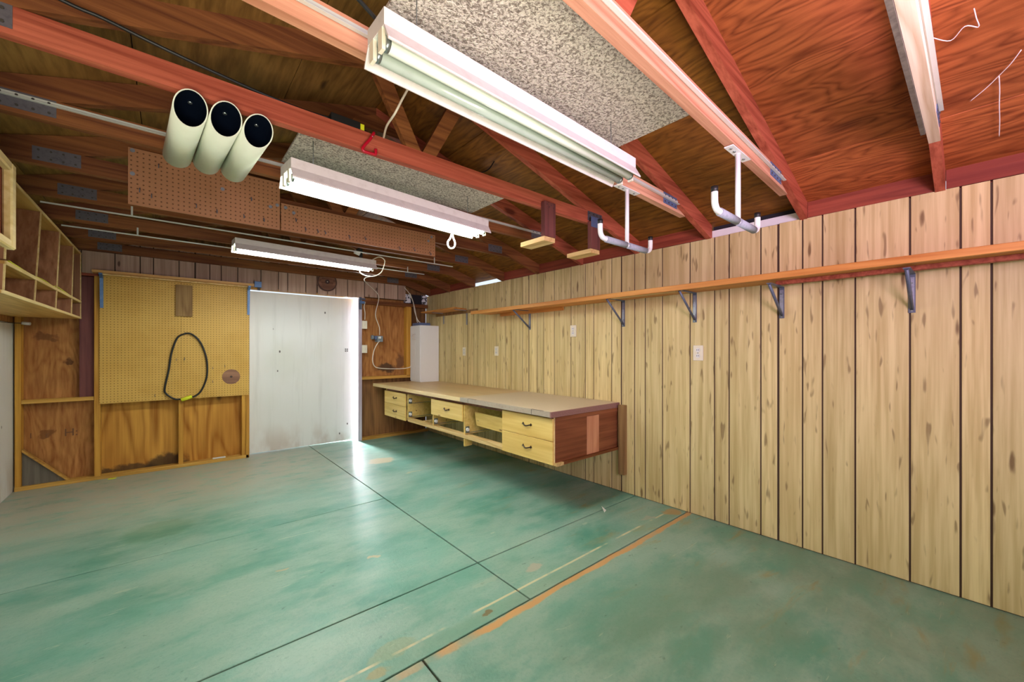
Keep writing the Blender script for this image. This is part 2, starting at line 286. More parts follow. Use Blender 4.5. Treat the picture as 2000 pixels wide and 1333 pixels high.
# ------------------------------------------------------------------ mesh helpers
class MB:
    def __init__(s): s.bm = bmesh.new()
    def box(s, x0, x1, y0, y1, z0, z1, mtx=None):
        vs = [s.bm.verts.new(Vector((x, y, z)) if mtx is None else mtx @ Vector((x, y, z))) for z in (z0, z1) for y in (y0, y1) for x in (x0, x1)]
        for f in ((0, 2, 3, 1), (4, 5, 7, 6), (0, 1, 5, 4), (2, 6, 7, 3), (0, 4, 6, 2), (1, 3, 7, 5)): s.bm.faces.new([vs[i] for i in f])
        return s
    def prism(s, pts, ax, a, b):
        """pts: 2-D outline in the two axes other than ax, extruded from a to b along ax"""
        def mk(p, t):
            q = list(p); q.insert(ax, t); return s.bm.verts.new(q)
        A = [mk(p, a) for p in pts]; B = [mk(p, b) for p in pts]; n = len(pts)
        s.bm.faces.new(A); s.bm.faces.new(B[::-1])
        for i in range(n): s.bm.faces.new((A[i], B[i], B[(i+1) % n], A[(i+1) % n]))
        return s
    def tube(s, pts, r, seg=8, cap=True, closed=False):
        pts = [Vector(p) for p in pts]; n = len(pts); rings = []; up = Vector((0, 0, 1))
        for i, p in enumerate(pts):
            t = ((pts[(i+1) % n] if closed else pts[min(i+1, n-1)]) - (pts[i-1] if (closed or i) else pts[0])).normalized()
            if i == 0: a = t.orthogonal().normalized()
            else: a = (a - t*a.dot(t)).normalized()
            bb = t.cross(a)
            rings.append([s.bm.verts.new(p + (a*math.cos(k*6.2832/seg) + bb*math.sin(k*6.2832/seg))*r) for k in range(seg)])
        for i in range(n if closed else n-1):
            A, B = rings[i], rings[(i+1) % n]
            for k in range(seg):
                f = s.bm.faces.new((A[k], A[(k+1) % seg], B[(k+1) % seg], B[k])); f.smooth = True
        if cap and not closed: s.bm.faces.new(rings[0][::-1]); s.bm.faces.new(rings[-1])
        return s
    def build(s, name, m, parent=None, bevel=0, loc=None):
        bmesh.ops.recalc_face_normals(s.bm, faces=s.bm.faces[:])
        if bevel: bmesh.ops.bevel(s.bm, geom=s.bm.edges[:], offset=bevel, segments=1, affect='EDGES')
        me = bpy.data.meshes.new(name); s.bm.to_mesh(me); s.bm.free()
        if isinstance(m, str): m = M[m]
        me.materials.append(m)
        o = bpy.data.objects.new(name, me); col.objects.link(o)
        if parent: o.parent = parent
        if loc: o.location = loc
        return o
def smooth(pts, n=6):
    pts = [Vector(p) for p in pts]; out = []
    for i in range(len(pts)-1):
        p0, p1, p2, p3 = pts[max(i-1, 0)], pts[i], pts[i+1], pts[min(i+2, len(pts)-1)]
        for k in range(n):
            t = k/n
            out.append(.5*((2*p1)+(p2-p0)*t+(2*p0-5*p1+4*p2-p3)*t*t+(-p0+3*p1-3*p2+p3)*t**3))
    return out+[pts[-1]]
def box(name, m, x0, x1, y0, y1, z0, z1, parent=None, bevel=0): return MB().box(x0, x1, y0, y1, z0, z1).build(name, m, parent, bevel)
def tag(o, label, cat, group=None):
    o['label'] = label; o['category'] = cat
    if group: o['group'] = group
    return o
def struct(o, label=None):
    o['kind'] = 'structure'
    if label: o['label'] = label
    return o
def thing(name, loc, label, cat, group=None):
    o = bpy.data.objects.new(name, None); o.location = loc; o.empty_display_size = .05; col.objects.link(o); tag(o, label, cat, group); return o
def adopt(root, *kids):
    """parent world-space meshes to an Empty without moving them"""
    for k in kids:
        k.parent = root; k.matrix_parent_inverse = root.matrix_basis.inverted() if root.parent is None else Matrix.Identity(4)
def P(root, o): adopt(root, o); return o

XR, YB, XL, YF, WH = 3.053, 5.65, -1.06, -2.2, 2.094
def zr(x): return 2.705 - .30*abs(x-1.0)     # underside of the rafters
# ------------------------------------------------------------------ floor
fl = struct(box('floor', 'groove', XL-.1, XR+.1, YF, YB+.6, -.12, -.012), 'green painted concrete garage floor cut by control joints')
g_ = .004
for (x0, x1, y0, y1) in [(XL-.1, .78, YF, 1.475), (.78, XR+.1, YF, 1.475), (XL-.1, 1.385, 1.475, 1.93), (1.385, XR+.1, 1.475, 1.93), (XL-.1, 1.385, 1.93, 3.28), (XL-.1, 1.385, 3.28, YB+.6), (1.385, XR+.1, 1.93, YB+.6)]:
    P(fl, box('concrete_slab', 'floor', x0+g_, x1-g_, y0+g_, y1-g_, -.1, 0, None, .002))
# ------------------------------------------------------------------ right wall of grooved planks
wr = struct(box('wall_right', 'groove', XR+.004, XR+.09, YF, YB, 0, WH-.01), 'right wall of grooved light wood paneling')
pat = [0, .105, .308, .409, .592, .82, .975, 1.077, 1.208]
for s in range(-2, 5):
    y0 = .858 - 1.208 + s*1.208
    for i in range(8):
        a, b = y0+pat[i], y0+pat[i+1]; b = min(b, YB-.01)
        if a > YB-.04 or b < YF: continue
        ga = .009 if i == 0 else .0042
        P(wr, box('wall_plank', 'plank', XR-.001, XR+.006, a+ga, b-.0042, 0.004, WH+random.uniform(-.002, .002), None, .0012))
TY = [.13, .72, 1.31, 1.91, 2.52, 3.13, 3.73, 4.35, 4.95, 5.52]
for i, (a, b) in enumerate(zip([-.48]+TY[:-1], TY)):
    if i == 7: continue      # open bay, the sky shows under the roof edge
    if i == 2:
        P(wr, box('fascia_board', 'white', XR+.012, XR+.03, a+.021, b-.021, WH+.002, WH+.052)); P(wr, box('eave_gap_shade', 'darkgap', XR+.04, XR+.05, a+.021, b-.021, WH+.0, zr(XR)+.104)); continue  # dark panel stands in for the shaded gap above the fascia
    P(wr, box('eave_block', 'block', XR+.0, XR+.04, a+.021, b-.021, WH+.002, zr(XR)+.106))
P(wr, box('top_plate', 'block', XR+.01, XR+.085, YF, YB, WH-.02, WH-.005))
# ------------------------------------------------------------------ left wall
wl = struct(box('wall_left', 'door', XL-.06, XL, YF, YB, 0, 1.50), 'left wall painted white below the hung cabinets')
P(wl, box('plywood_sheet', 'ply_wall', XL-.05, XL-.002, YF, YB, 1.505, 2.10))
# ------------------------------------------------------------------ back wall
YS = 5.56
wb = struct(bpy.data.objects.new('wall_back', None), 'back wall of open studs over plywood with paneling above'); wb.location = (1, YB, 0); col.objects.link(wb)
def B(name, m, x0, x1, y0, y1, z0, z1, bev=.002): return P(wb, box(name, m, x0, x1, y0, y1, z0, z1, None, bev))
B('plywood_sheet', 'ply_wall', XL, -.56, YB, YB+.02, .80, 2.0); B('plywood_sheet', 'ply_wall', XL, -.56, YB, YB+.02, .03, .795)
B('plywood_sheet', 'ply_wave', -.54, .09, YB, YB+.02, .03, .95); B('plywood_sheet', 'ply_wave', .09, .70, YB, YB+.02, .03, .95)
B('plywood_sheet', 'ply_wall', 2.03, 2.70, YB, YB+.02, .862, 2.0); B('plywood_sheet', 'ply_dark', 2.03, XR, YB, YB+.02, .0, .86)
B('plywood_sheet', 'ply_dark', 2.70, XR, YB, YB+.02, .86, 2.0)
B('backing', 'ply_dark', -.56, .70, YB+.02, YB+.03, .9, 2.0); B('gable_sheet', 'ply_dark', XL, XR, YB+.02, YB+.04, 2.0, 2.15)
P(wb, MB().prism([(XL, 2.1), (XR, 2.1), (XR, 2.2), (1.0, 2.81), (XL, 2.2)], 1, YB+.0, YB+.02).build('gable_sheet', 'ply_dark'))
B('header', 'stud', .706, 1.971, YS+.013, YB+.05, 1.985, 2.03)
B('stud', 'stud', XL+.012, -1.012, YS, YB, .035, 1.98); B('stud', 'stud', -.558, -.515, YS, YB, .035, 1.98)
B('stud', 'stud', .068, .108, YS, YB, .035, .95); B('stud', 'stud', .632, .67, YS, YB, .035, .95); B('stud', 'stud', .672, .705, YS-.005, YB+.1, .0, 1.98)
B('stud', 'jamb', 1.972, 2.022, YS, YB+.1, 0, 1.97); B('stud', 'stud', 2.685, 2.765, YS, YB, .87, 1.905); B('stud', 'purple', -.66, -.56, YS+.03, YB, .80, 1.97)
B('nogging', 'sill', -1.01, -.56, YS, YB, .775, .81); B('nogging', 'sill', 2.025, 2.75, YS, YB, .845, .885); B('nogging', 'brown', 2.025, XR-.01, YS, YB, 1.905, 1.955)
B('nogging', 'red', XL+.01, -.53, YS, YB, 1.975, 2.01)
B('sill_plate', 'sill', XL+.01, .70, YS-.005, YB, 0, .036); B('sill_plate', 'sill', 2.025, XR-.01, YS-.005, YB, 0, .036)
P(wb, MB().prism([(-1.01, .036), (-.74, .036), (-1.01, .345)], 1, YS+.03, YS+.055).build('triangle_board', 'tri'))
P(wb, MB().prism([(-1.01, .345), (-.74, .036), (-.72, .036), (-1.01, .368)], 1, YS+.01, YS+.06).build('triangle_rail', 'sill'))
patb = [0, .131, .233, .388, .616, .799, .9, 1.103, 1.235]
for s0 in (-1.03, .205, 1.44):
    for i in range(8):
        a, b = s0+patb[i], s0+patb[i+1]
        if b < XL+.05 or a > 2.67: continue
        ga = .010 if i == 0 else .0045
        B('wall_plank', 'plank_back', max(a, XL)+ga, min(b, 2.67)-.0045, YS-.008, YS, 1.978 if a > .7 and a < 2.0 else 2.0, 2.34, .0012)
B('plank_backing', 'groove', XL, 2.67, YS, YS+.012, 2.0, 2.34)
B('flaked_board', 'foil', 2.68, 2.765, YS+.02, YB, 1.967, 2.10); B('flaked_board', 'foil', 2.95, 3.04, YS+.02, YB, 1.967, 2.10)
B('dark_board', 'darkgap', 2.768, 2.948, YS+.03, YB, 1.96, 2.10)
def text(s, size, m, loc, rot, parent, name='stamp'):
    c = bpy.data.curves.new(name, 'FONT'); c.body = s; c.size = size; c.extrude = .0004; c.align_x = 'CENTER'; c.align_y = 'CENTER'
    t = bpy.data.objects.new(name, c); me = bpy.data.meshes.new_from_object(t); o = bpy.data.objects.new(name, me); me.materials.append(M[m]); o.location = loc; o.rotation_euler = rot
    col.objects.link(o); bpy.data.objects.remove(t); adopt(parent, o); return o
M['ink'] = plain('faded_ink', (104, 64, 34), .7)
text('I', .07, 'ink', (-.97, YB-.001, .47), (R(90), 0, 0), wb); text('E', .05, 'ink', (-.87, YB-.001, .46), (R(90), 0, 0), wb); text('H:', .10, 'ink', (-.72, YB-.001, .47), (R(90), 0, 0), wb)
# ------------------------------------------------------------------ door
d1 = struct(box('door_1', 'door', .722, 1.945, YB+.035, YB+.075, .012, 1.968, None, .003), 'white painted plywood door with daylight along its edge')
for i, (x, z) in enumerate([(1.84, 1.27), (1.865, 1.27), (1.84, 1.245), (1.865, 1.245)]):
    P(d1, MB().tube([(x, YB+.035, z), (x, YB+.03, z)], .008).build('bolt_hole', 'slot'))
# ------------------------------------------------------------------ roof sheathing
rf = struct(bpy.data.objects.new('ceiling', None), 'open gable roof underside of plywood boards'); rf.location = (1, 1.5, 2.8); col.objects.link(rf)
xs = [1.0, 1.52, 2.115, 2.66, 3.15]
ycuts = [YF, -.48, .72, 1.91, 3.13, 4.35, YB+.05]
for i in range(4):
    for j in range(len(ycuts)-1):
        x0, x1 = xs[i]+.002, xs[i+1]-.002; t = .0 if i % 2 else .003
        a, b = zr(x0)+.104+t, zr(x1)+.104+t
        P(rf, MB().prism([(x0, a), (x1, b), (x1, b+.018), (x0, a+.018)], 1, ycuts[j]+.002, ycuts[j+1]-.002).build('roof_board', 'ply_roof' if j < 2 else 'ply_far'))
        x0, x1 = 2-x0, 2-x1
        P(rf, MB().prism([(x0, a), (x1, b), (x1, b+.018), (x0, a+.018)], 1, ycuts[j]+.002, ycuts[j+1]-.002).build('roof_board', 'ply_left'))
P(rf, MB().prism([(-1.15, zr(-1.15)+.13), (1, 2.83), (3.15, zr(3.15)+.13), (3.15, zr(3.15)+.15), (1, 2.85), (-1.15, zr(-1.15)+.15)], 1, YF, YB+.1).build('roof_deck', 'darkgap'))
# ------------------------------------------------------------------ trusses
T2 = .019
def rafter(sgn, h0=0, h1=.104):
    e = 2.07
    pts = [(1.0, zr(1)+h0), (1+sgn*e, zr(1+e)+h0), (1+sgn*e, zr(1+e)+h1), (1.0, zr(1)+h1)]
    return [(x-1, z-2.21) for x, z in pts]
def chord(): return [(-1.65, 0), (1.65, 0), (1.352, .089), (-1.352, .089)]
cache = {}
def part(key, name, fn, m, root):
    k = (key, m)
    if k in cache:
        o = bpy.data.objects.new(name, cache[k]); col.objects.link(o); o.parent = root; return o
    o = fn().build(name, m, root); cache[k] = o.data; return o
tinfo = [  # chord material, label words, strip z
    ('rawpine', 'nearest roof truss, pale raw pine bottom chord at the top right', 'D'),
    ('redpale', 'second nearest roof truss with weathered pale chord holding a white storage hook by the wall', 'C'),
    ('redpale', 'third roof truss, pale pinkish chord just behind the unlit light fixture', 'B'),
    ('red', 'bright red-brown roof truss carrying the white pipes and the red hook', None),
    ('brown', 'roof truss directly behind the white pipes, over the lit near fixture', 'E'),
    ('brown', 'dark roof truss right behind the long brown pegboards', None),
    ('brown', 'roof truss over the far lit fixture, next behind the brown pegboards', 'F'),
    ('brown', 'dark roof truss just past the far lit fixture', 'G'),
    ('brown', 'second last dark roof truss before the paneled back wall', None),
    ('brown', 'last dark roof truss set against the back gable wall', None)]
strips = {'D': (.0, 1.44, .050, .10), 'C': (-1.5, 1.56, .048, .074), 'B': (-1.4, 1.54, .050, .074), 'E': (-1.6, 1.47, .062, .080), 'F': (-1.6, 1.33, -.050, -.034), 'G': (-1.6, 1.32, -.046, -.030)}
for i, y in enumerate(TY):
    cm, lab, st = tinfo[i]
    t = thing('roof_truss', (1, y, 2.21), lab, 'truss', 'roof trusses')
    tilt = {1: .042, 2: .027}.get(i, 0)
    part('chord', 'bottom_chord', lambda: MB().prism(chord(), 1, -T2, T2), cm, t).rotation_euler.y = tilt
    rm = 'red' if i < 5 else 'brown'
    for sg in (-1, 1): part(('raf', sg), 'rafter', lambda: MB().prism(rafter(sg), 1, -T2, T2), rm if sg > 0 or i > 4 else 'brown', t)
    for sg in (-1, 1):
        part(('web', sg), 'web_strut', lambda: MB().prism([(sg*.005, .089), (sg*.085, .089), (sg*.27, .425), (sg*.19, .445)], 1, -T2+.002, T2-.002), 'brown' if i > 2 else 'red', t)
    part('ridge', 'ridge_gusset', lambda: MB().prism([(-.16, .45), (.16, .45), (.13, .50), (0, .55), (-.13, .50)], 1, -T2-.003, -T2), 'galv' if i < 2 else 'brown', t)
    for sg in (-1, 1):
        def plate(sg=sg):
            m = MB().box(min(sg*1.36, sg*1.53), max(sg*1.36, sg*1.53), -T2-.002, -T2, .018, .088)
            return m
        pl = part(('plate', sg), 'nail_plate', plate, ('bluplate' if sg > 0 else 'galv') if i < 3 else 'galvdark', t); pl.rotation_euler.y = tilt
        def nails(sg=sg):
            m = MB(); rr = random.Random(3)
            for a in range(4):
                for b in range(2):
                    x = sg*(1.38+a*.043); z = .032+b*.04
                    m.tube([(x, -T2-.001, z), (x, -T2-.005, z)], .005, 6)
            return m
        part(('nails', sg), 'plate_nails', nails, 'slot', pl)['kind'] = 'stuff'
    if st:
        a, b, z0, z1 = strips[st]
        def fn(a=a, b=b, z0=z0, z1=z1): return MB().box(a, b, -T2-.004, -T2-.0005, z0, z1).box(a, b, -T2-.018, -T2-.004, z0-.002, z0+.001)
        if z0 < 0:
            def fn(a=a, b=b, z0=z0, z1=z1): return MB().box(a, b, -T2-.003, -T2+.003, z0, z0+.009).box(-1.2, -1.19, -T2-.003, -T2-.0005, z0+.0085, .02).box(1.1, 1.11, -T2-.003, -T2-.0005, z0+.0085, .02)
        part(('strip', st), 'angle_strip', fn, 'strip', t).rotation_euler.y = tilt
    if i == 0:
        part('sister', 'sister_board', lambda: MB().box(-.2, 1.50, T2+.001, T2+.016, -.008, .06), 'tri', t)

# ------------------------------------------------------------------ stippled boards laid on the chords
def stip(x0, x1, y0, y1, z, label):
    t = thing('stippled_board', ((x0+x1)/2, (y0+y1)/2, z), label, 'ceiling board', 'stippled boards above the lights')
    P(t, box('board', 'stipple', x0, x1, y0, y1, z, z+.012)); return t
stip(.50, 1.745, .745, 1.28, 2.302, 'large white stippled board laid above the unlit light fixture')
stip(.47, 1.74, 1.95, 2.60, 2.302, 'white stippled board laid above the lit fixture beside the pipes')
# ------------------------------------------------------------------ fluorescent fixtures
def fixture(L, Rr, yl, yr, zt, wd, lit, label, tubes, tm, spacing, hang=(0, .146)):
    """channel top at zt, reflector width wd; ends at x=L (y=yl) and x=Rr (y=yr)"""
    t = thing('shop_light', ((L+Rr)/2, (yl+yr)/2, zt-.09), label, 'light fixture', 'fluorescent shop lights')
    t.rotation_euler = (0, 0, math.atan2(yr-yl, Rr-L)); ln = math.hypot(Rr-L, yr-yl)/2
    c = wd/2-.025; zb = .09
    def K(n, mb, m, par=t): return mb.build(n, m, par)
    ch = K('channel', MB().box(-ln, ln, -c, c, zb-.045, zb), 'refl')
    hw = wd/2; th = .0022
    for sg in (-1, 1):
        K('reflector_flange', MB().prism([(sg*c, zb-.045), (sg*hw, 0), (sg*hw, -.006), (sg*(hw-.004), -.006), (sg*(c-.003), zb-.049)], 0, -ln, ln), 'refl')
    K('inner_pan', MB().box(-ln+.002, ln-.002, -c+.004, c-.004, zb-.047, zb-.0455), 'reflin')
    for k in range(tubes):
        yy = (k-(tubes-1)/2)*spacing
        tb = K('fluorescent_tube', MB().tube([(-ln+.022, yy, .012), (ln-.022, yy, .012)], .0185, 16), tm[k])
        for sg in (-1, 1):
            K('tube_cap', MB().tube([(sg*(ln-.024), yy, .012), (sg*(ln-.010), yy, .012)], .0192, 14), 'zinc', tb)
            K('lamp_holder', MB().box(min(sg*(ln-.010), sg*ln), max(sg*(ln-.010), sg*ln), yy-.012, yy+.012, -.012, zb-.045).box(min(sg*(ln-.016), sg*(ln-.009)), max(sg*(ln-.016), sg*(ln-.009)), yy-.009, yy+.009, -.004, .02), 'ivory')
    for sg in (-.8, .8):
        K('hanger_wire', MB().tube([(sg*ln, 0, zb), (sg*ln, hang[0], zb+hang[1])], .0018, 5), 'zinc')
    return t
f1 = fixture(.42, 1.645, 1.055, 1.09, 2.155, .155, False, 'unlit double-tube fluorescent shop light nearest the camera, at top center', 2, ['tube_off', 'tube_off2'], .055)
f2 = fixture(.415, 1.645, 2.13, 2.25, 2.150, .20, True, 'lit double-tube shop light in the middle, right of the white pipes', 2, ['tube_on', 'tube_on'], .07)
f3 = fixture(.40, 1.61, 4.03, 4.11, 2.185, .19, True, 'lit shop light farthest away, above the white door', 1, ['tube_on2'], .06, (.24, .06))
# ------------------------------------------------------------------ three pipes
for k, (x, z, sp) in enumerate([(.057, 2.143, 'leftmost'), (.163, 2.143, 'middle'), (.268, 2.135, 'rightmost')]):
    t = thing('pipe_section', (x, 1.9, z), 'short white plastic pipe with dark open end, %s of three under the red chord' % sp, 'pipe', 'white pipes under the chord')
    r0 = .051; bm = MB(); N = 32; th = R(3.7); ln = .50
    rings = []
    for (rr, yy, inner) in ((r0, 0, 0), (r0, ln, 0), (r0-.004, ln, 1), (r0-.004, 0, 1)):
        ring = []
        for a in range(N):
            ca, sa = math.cos(a*2*math.pi/N), math.sin(a*2*math.pi/N)
            y = yy + (-.042*sa if yy == 0 else 0)
            ring.append(bm.bm.verts.new((rr*ca - math.tan(th)*y, y, rr*sa)))
        rings.append(ring)
    for q in (0, 1, 3):
        A, Bq = rings[q], rings[(q+1) % 4]
        for a in range(N):
            f = bm.bm.faces.new((A[a], A[(a+1) % N], Bq[(a+1) % N], Bq[a])); f.smooth = q != 3
    o = bm.build('pipe_wall', 'pvc', t, loc=(0, -.03, -.0))
    inn = MB(); ra, rb = [], []
    for a in range(N):
        ca, sa = math.cos(a*2*math.pi/N), math.sin(a*2*math.pi/N); rr = r0-.0045; y = -.042*sa+.004
        ra.append(inn.bm.verts.new((rr*ca-math.tan(th)*y, y, rr*sa))); rb.append(inn.bm.verts.new((rr*ca-math.tan(th)*(ln-.01), ln-.01, rr*sa)))
    for a in range(N):
        f = inn.bm.faces.new((ra[a], rb[a], rb[(a+1) % N], ra[(a+1) % N])); f.smooth = True
    inn.bm.faces.new(rb); inn.build('pipe_inside', 'pvcin', t, loc=(0, -.03, 0))
    MB().tube([(0, .02, r0-.008), (0, .02, r0+.012)], .007, 8).build('bolt', 'zinc', t)
# ------------------------------------------------------------------ ceiling pegboards
def cpeg(x0, x1, z0, z1, label, hooks, screws):
    t = thing('pegboard', ((x0+x1)/2, 3.09, (z0+z1)/2), label, 'pegboard', 'brown pegboards under the trusses')
    P(t, box('board', 'pegc', x0, x1, 3.082, 3.089, z0, z1))
    P(t, box('edge_rail', 'brown', x0+.02, x1-.05, 3.09, 3.108, z0+.002, z0+.03))
    for x, z in hooks:
        P(t, MB().tube(smooth([(x, 3.083, z), (x, 3.07, z+.004), (x, 3.062, z-.02), (x, 3.05, z-.024), (x, 3.042, z-.012)], 3), .002, 5).build('peg_hook', 'steel'))
    for x, z in screws: P(t, MB().tube([(x, 3.083, z), (x, 3.078, z)], .011, 10).build('washer', 'galv'))
cpeg(-.178, .566, 2.077, 2.395, 'smaller brown pegboard hung behind the white pipes', [(-.13, 2.17), (-.08, 2.15), (.12, 2.14), (.22, 2.13), (.36, 2.13), (.47, 2.13), (.4, 2.25), (-.05, 2.33)], [(-.16, 2.38), (-.16, 2.25), (.25, 2.27), (.51, 2.22), (.55, 2.24)])
cpeg(.573, 1.757, 2.077, 2.262, 'longer brown pegboard hung under the lit middle fixture', [(.66, 2.17), (.72, 2.12), (.8, 2.12), (.85, 2.12), (1.02, 2.12), (1.14, 2.13), (1.42, 2.10), (1.55, 2.11), (1.7, 2.10)], [(.60, 2.235), (.65, 2.21), (1.69, 2.20), (1.72, 2.24)])
# ------------------------------------------------------------------ white ceiling hooks
def chook(x, y, z, zb, label):
    D = z-zb
    t = thing('storage_hook', (x, y, z), label, 'hook', 'white padded ceiling hooks')
    def K(n, mb, m): return mb.build(n, m, t)
    mp = K('mounting_plate', MB().box(-.105, .105, -.019, .019, -.005, -.001), 'white')
    for q in (-.08, -.04, .07): K('screw', MB().tube([(q, 0, -.005), (q, 0, -.009)], .006, 8), 'zinc')
    K('rod', MB().tube([(0, 0, -.004), (0, 0, -D+.01)], .0115, 12), 'white')
    K('cross_bar', MB().tube([(-.2, 0, -D+0.000), (.2, 0, -D+0.000)], .009, 10), 'white')
    for a, b in ((-.2, -.012), (.012, .2)): K('foam_sleeve', MB().tube([(a, 0, -D+0.000), (b, 0, -D+0.000)], .0175, 14), 'foam')
    for sg in (-1, 1):
        K('hook_end', MB().tube(smooth([(sg*.19, 0, -D+0.000), (sg*.225, 0, -D+0.003), (sg*.245, 0, -D+0.020), (sg*.25, 0, -D+.045), (sg*.25, 0, -D+.073)], 4), .0135, 12), 'white')
        K('end_cap', MB().tube([(sg*.25, 0, -D+.072), (sg*.25, 0, -D+.095)], .0142, 12), 'blue' if 0 else 'black')
chook(1.985, .72, 2.1685, 1.853, 'white hook with grey foam sleeves closer to the camera, hung right')
chook(1.990, 1.31, 2.183, 1.862, 'white hook with grey foam sleeves farther off, below the unlit fixture end')
# ------------------------------------------------------------------ wooden hangers, red hook
def hanger(x, z1, z0, label, plate):
    t = thing('wooden_hanger', (x, 1.88, (z0+z1)/2), label, 'hanger', 'wooden L hangers under the chord')
    P(t, box('upright', 'purple', x-.052, x+.052, 1.852, 1.889, z0, z1, None, .002))
    P(t, box('foot_board', 'railpine', x-.055, x+.05, 1.856, 2.09, z0-.032, z0-.001, None, .002))
    if plate: P(t, box('metal_plate', 'bluplate', x-.058, x+.075, 1.848, 1.8515, z1-.045, z1+.03))
    for q in range(4): P(t, MB().tube([(x-.03+q*.02, 1.853, z1-.02-.014*(q % 2)), (x-.03+q*.02, 1.849, z1-.02-.014*(q % 2))], .003, 6).build('nail', 'slot'))
hanger(1.922, 2.245, 2.015, 'reddish wooden L hanger with pale foot, left one, without metal plate', False)
hanger(2.408, 2.215, 2.012, 'reddish wooden L hanger capped by a blue-grey metal plate, right one', True)
t = tag(MB().tube(smooth([(.74, 1.889, 2.30), (.735, 1.868, 2.292), (.715, 1.862, 2.255), (.682, 1.862, 2.205), (.684, 1.862, 2.19), (.70, 1.862, 2.188), (.737, 1.862, 2.19), (.742, 1.862, 2.197), (.742, 1.862, 2.216)], 4), .0072, 8).build('screw_hook', 'red_vinyl'), 'red vinyl-coated screw hook on the red-brown chord', 'hook')
sh = MB().tube([(.7425, 1.874, 2.300), (.722, 1.861, 2.266)], .0062, 8).build('metal_shank', 'zinc', t)
# ------------------------------------------------------------------ cables on the trusses
def cord(name, pts, r, m, label, cat='cord', group=None, n=5):
    o = MB().tube(smooth(pts, n), r, 7).build(name, m); return tag(o, label, cat, group)
c1 = cord('extension_cord', [(-.5, 1.845, 2.40), (-.256, 1.85, 2.349), (-.167, 1.85, 2.341), (-.03, 1.85, 2.318), (.127, 1.87, 2.308), (.292, 1.90, 2.308), (.441, 1.91, 2.306), (.55, 1.91, 2.312)], .006, 'black', 'black extension cord draped along the red-brown chord')
P(c1, MB().box(.55, .68, 1.89, 1.935, 2.300, 2.332).build('plug_block', 'black')); P(c1, MB().box(.68, .70, 1.895, 1.93, 2.303, 2.330).build('plug_face', 'yellow'))
cord('black_cable', [(.70, 1.91, 2.318), (.748, 1.95, 2.326), (.868, 2.0, 2.326), (1.076, 2.02, 2.326), (1.30, 2.05, 2.326), (1.42, 2.1, 2.34), (1.52, 2.18, 2.42), (1.66, 2.2, 2.50), (1.72, 2.2, 2.58)], .004, 'black', 'thin black cord running behind the red-brown chord to the roof')
cord('black_cable', [(.10, .99, 2.17), (.266, 1.0, 2.155), (.33, 1.02, 2.165), (.42, 1.06, 2.16)], .0055, 'black', 'short black cable entering the near end of the unlit fixture')
cord('drop_cord', [(.787, 1.6, 2.404), (.754, 1.6, 2.335), (.728, 1.62, 2.27), (.748, 1.75, 2.28), (.80, 1.91, 2.305)], .005, 'cordwhite', 'white cord hanging between the unlit fixture and the red-brown chord')
lp = P(f2, MB().tube(smooth([(1.441, 2.3, 2.058), (1.425, 2.3, 2.01), (1.405, 2.3, 1.981), (1.412, 2.3, 1.95), (1.432, 2.3, 1.942), (1.455, 2.3, 1.955), (1.462, 2.3, 1.985), (1.447, 2.3, 2.02), (1.441, 2.3, 2.058)], 4)[:-1], .006, 8, closed=True).build('pull_cord', 'cordwhite')); lp['label'] = 'small white loop of cord'
c3 = cord('fixture_cord', [(1.60, 4.10, 2.20), (1.68, 4.12, 2.245), (1.755, 4.16, 2.23), (1.765, 4.2, 2.175), (1.731, 4.2, 2.096), (1.655, 4.2, 2.05), (1.573, 4.2, 2.044), (1.509, 4.2, 2.068), (1.50, 4.18, 2.10)], .0055, 'cordwhite', 'white cord looping at the right end of the far lit fixture')
P(c3, MB().tube(smooth([(1.66, 4.20, 2.05), (1.72, 4.6, 2.10), (2.02, 5.45, 2.20), (2.178, 5.52, 2.10), (2.245, 5.52, 2.001), (2.196, 5.52, 1.759), (2.251, 5.52, 1.583), (2.255, 5.52, 1.47)], 6), .0055, 7).build('cord_drop', 'cordwhite'))
# clamp gadget over far fixture
t = thing('clamp_lamp', (1.42, 3.97, 2.21), 'small black and white clamp light on top of the far lit fixture', 'lamp')
P(t, MB().tube([(1.36, 3.94, 2.215), (1.41, 3.94, 2.20)], .018, 10).build('lamp_head', 'white')); P(t, box('clamp', 'black', 1.41, 1.435, 3.93, 3.96, 2.17, 2.25)); P(t, MB().tube(smooth([(1.38, 3.94, 2.225), (1.40, 3.94, 2.245), (1.425, 3.94, 2.24)], 3), .012, 8).build('clamp_arm', 'black'))
# ------------------------------------------------------------------ cobwebs near the right roof slope
def roofpt(x, y, d=.02): return (x, y, zr(x)+.104-d)
wbm = MB()
for pts in ([(2.177, .112), (2.23, .068), (2.188, .032), (2.22, 0), (2.17, .005), (2.126, .01)], [(2.393, -.103), (2.44, -.08), (2.489, -.053), (2.53, -.02), (2.578, .023)], [(2.489, -.053), (2.57, -.056), (2.653, -.057), (2.75, -.06), (2.863, -.061)]):
    wbm.tube(smooth([roofpt(x, y, .012+.01*random.random()) for x, y in pts], 5), .0018, 5)
cw = wbm.build('cobweb', 'web'); cw['kind'] = 'stuff'; tag(cw, 'stringy white cobweb clinging to the roof boards at top right', 'cobweb')
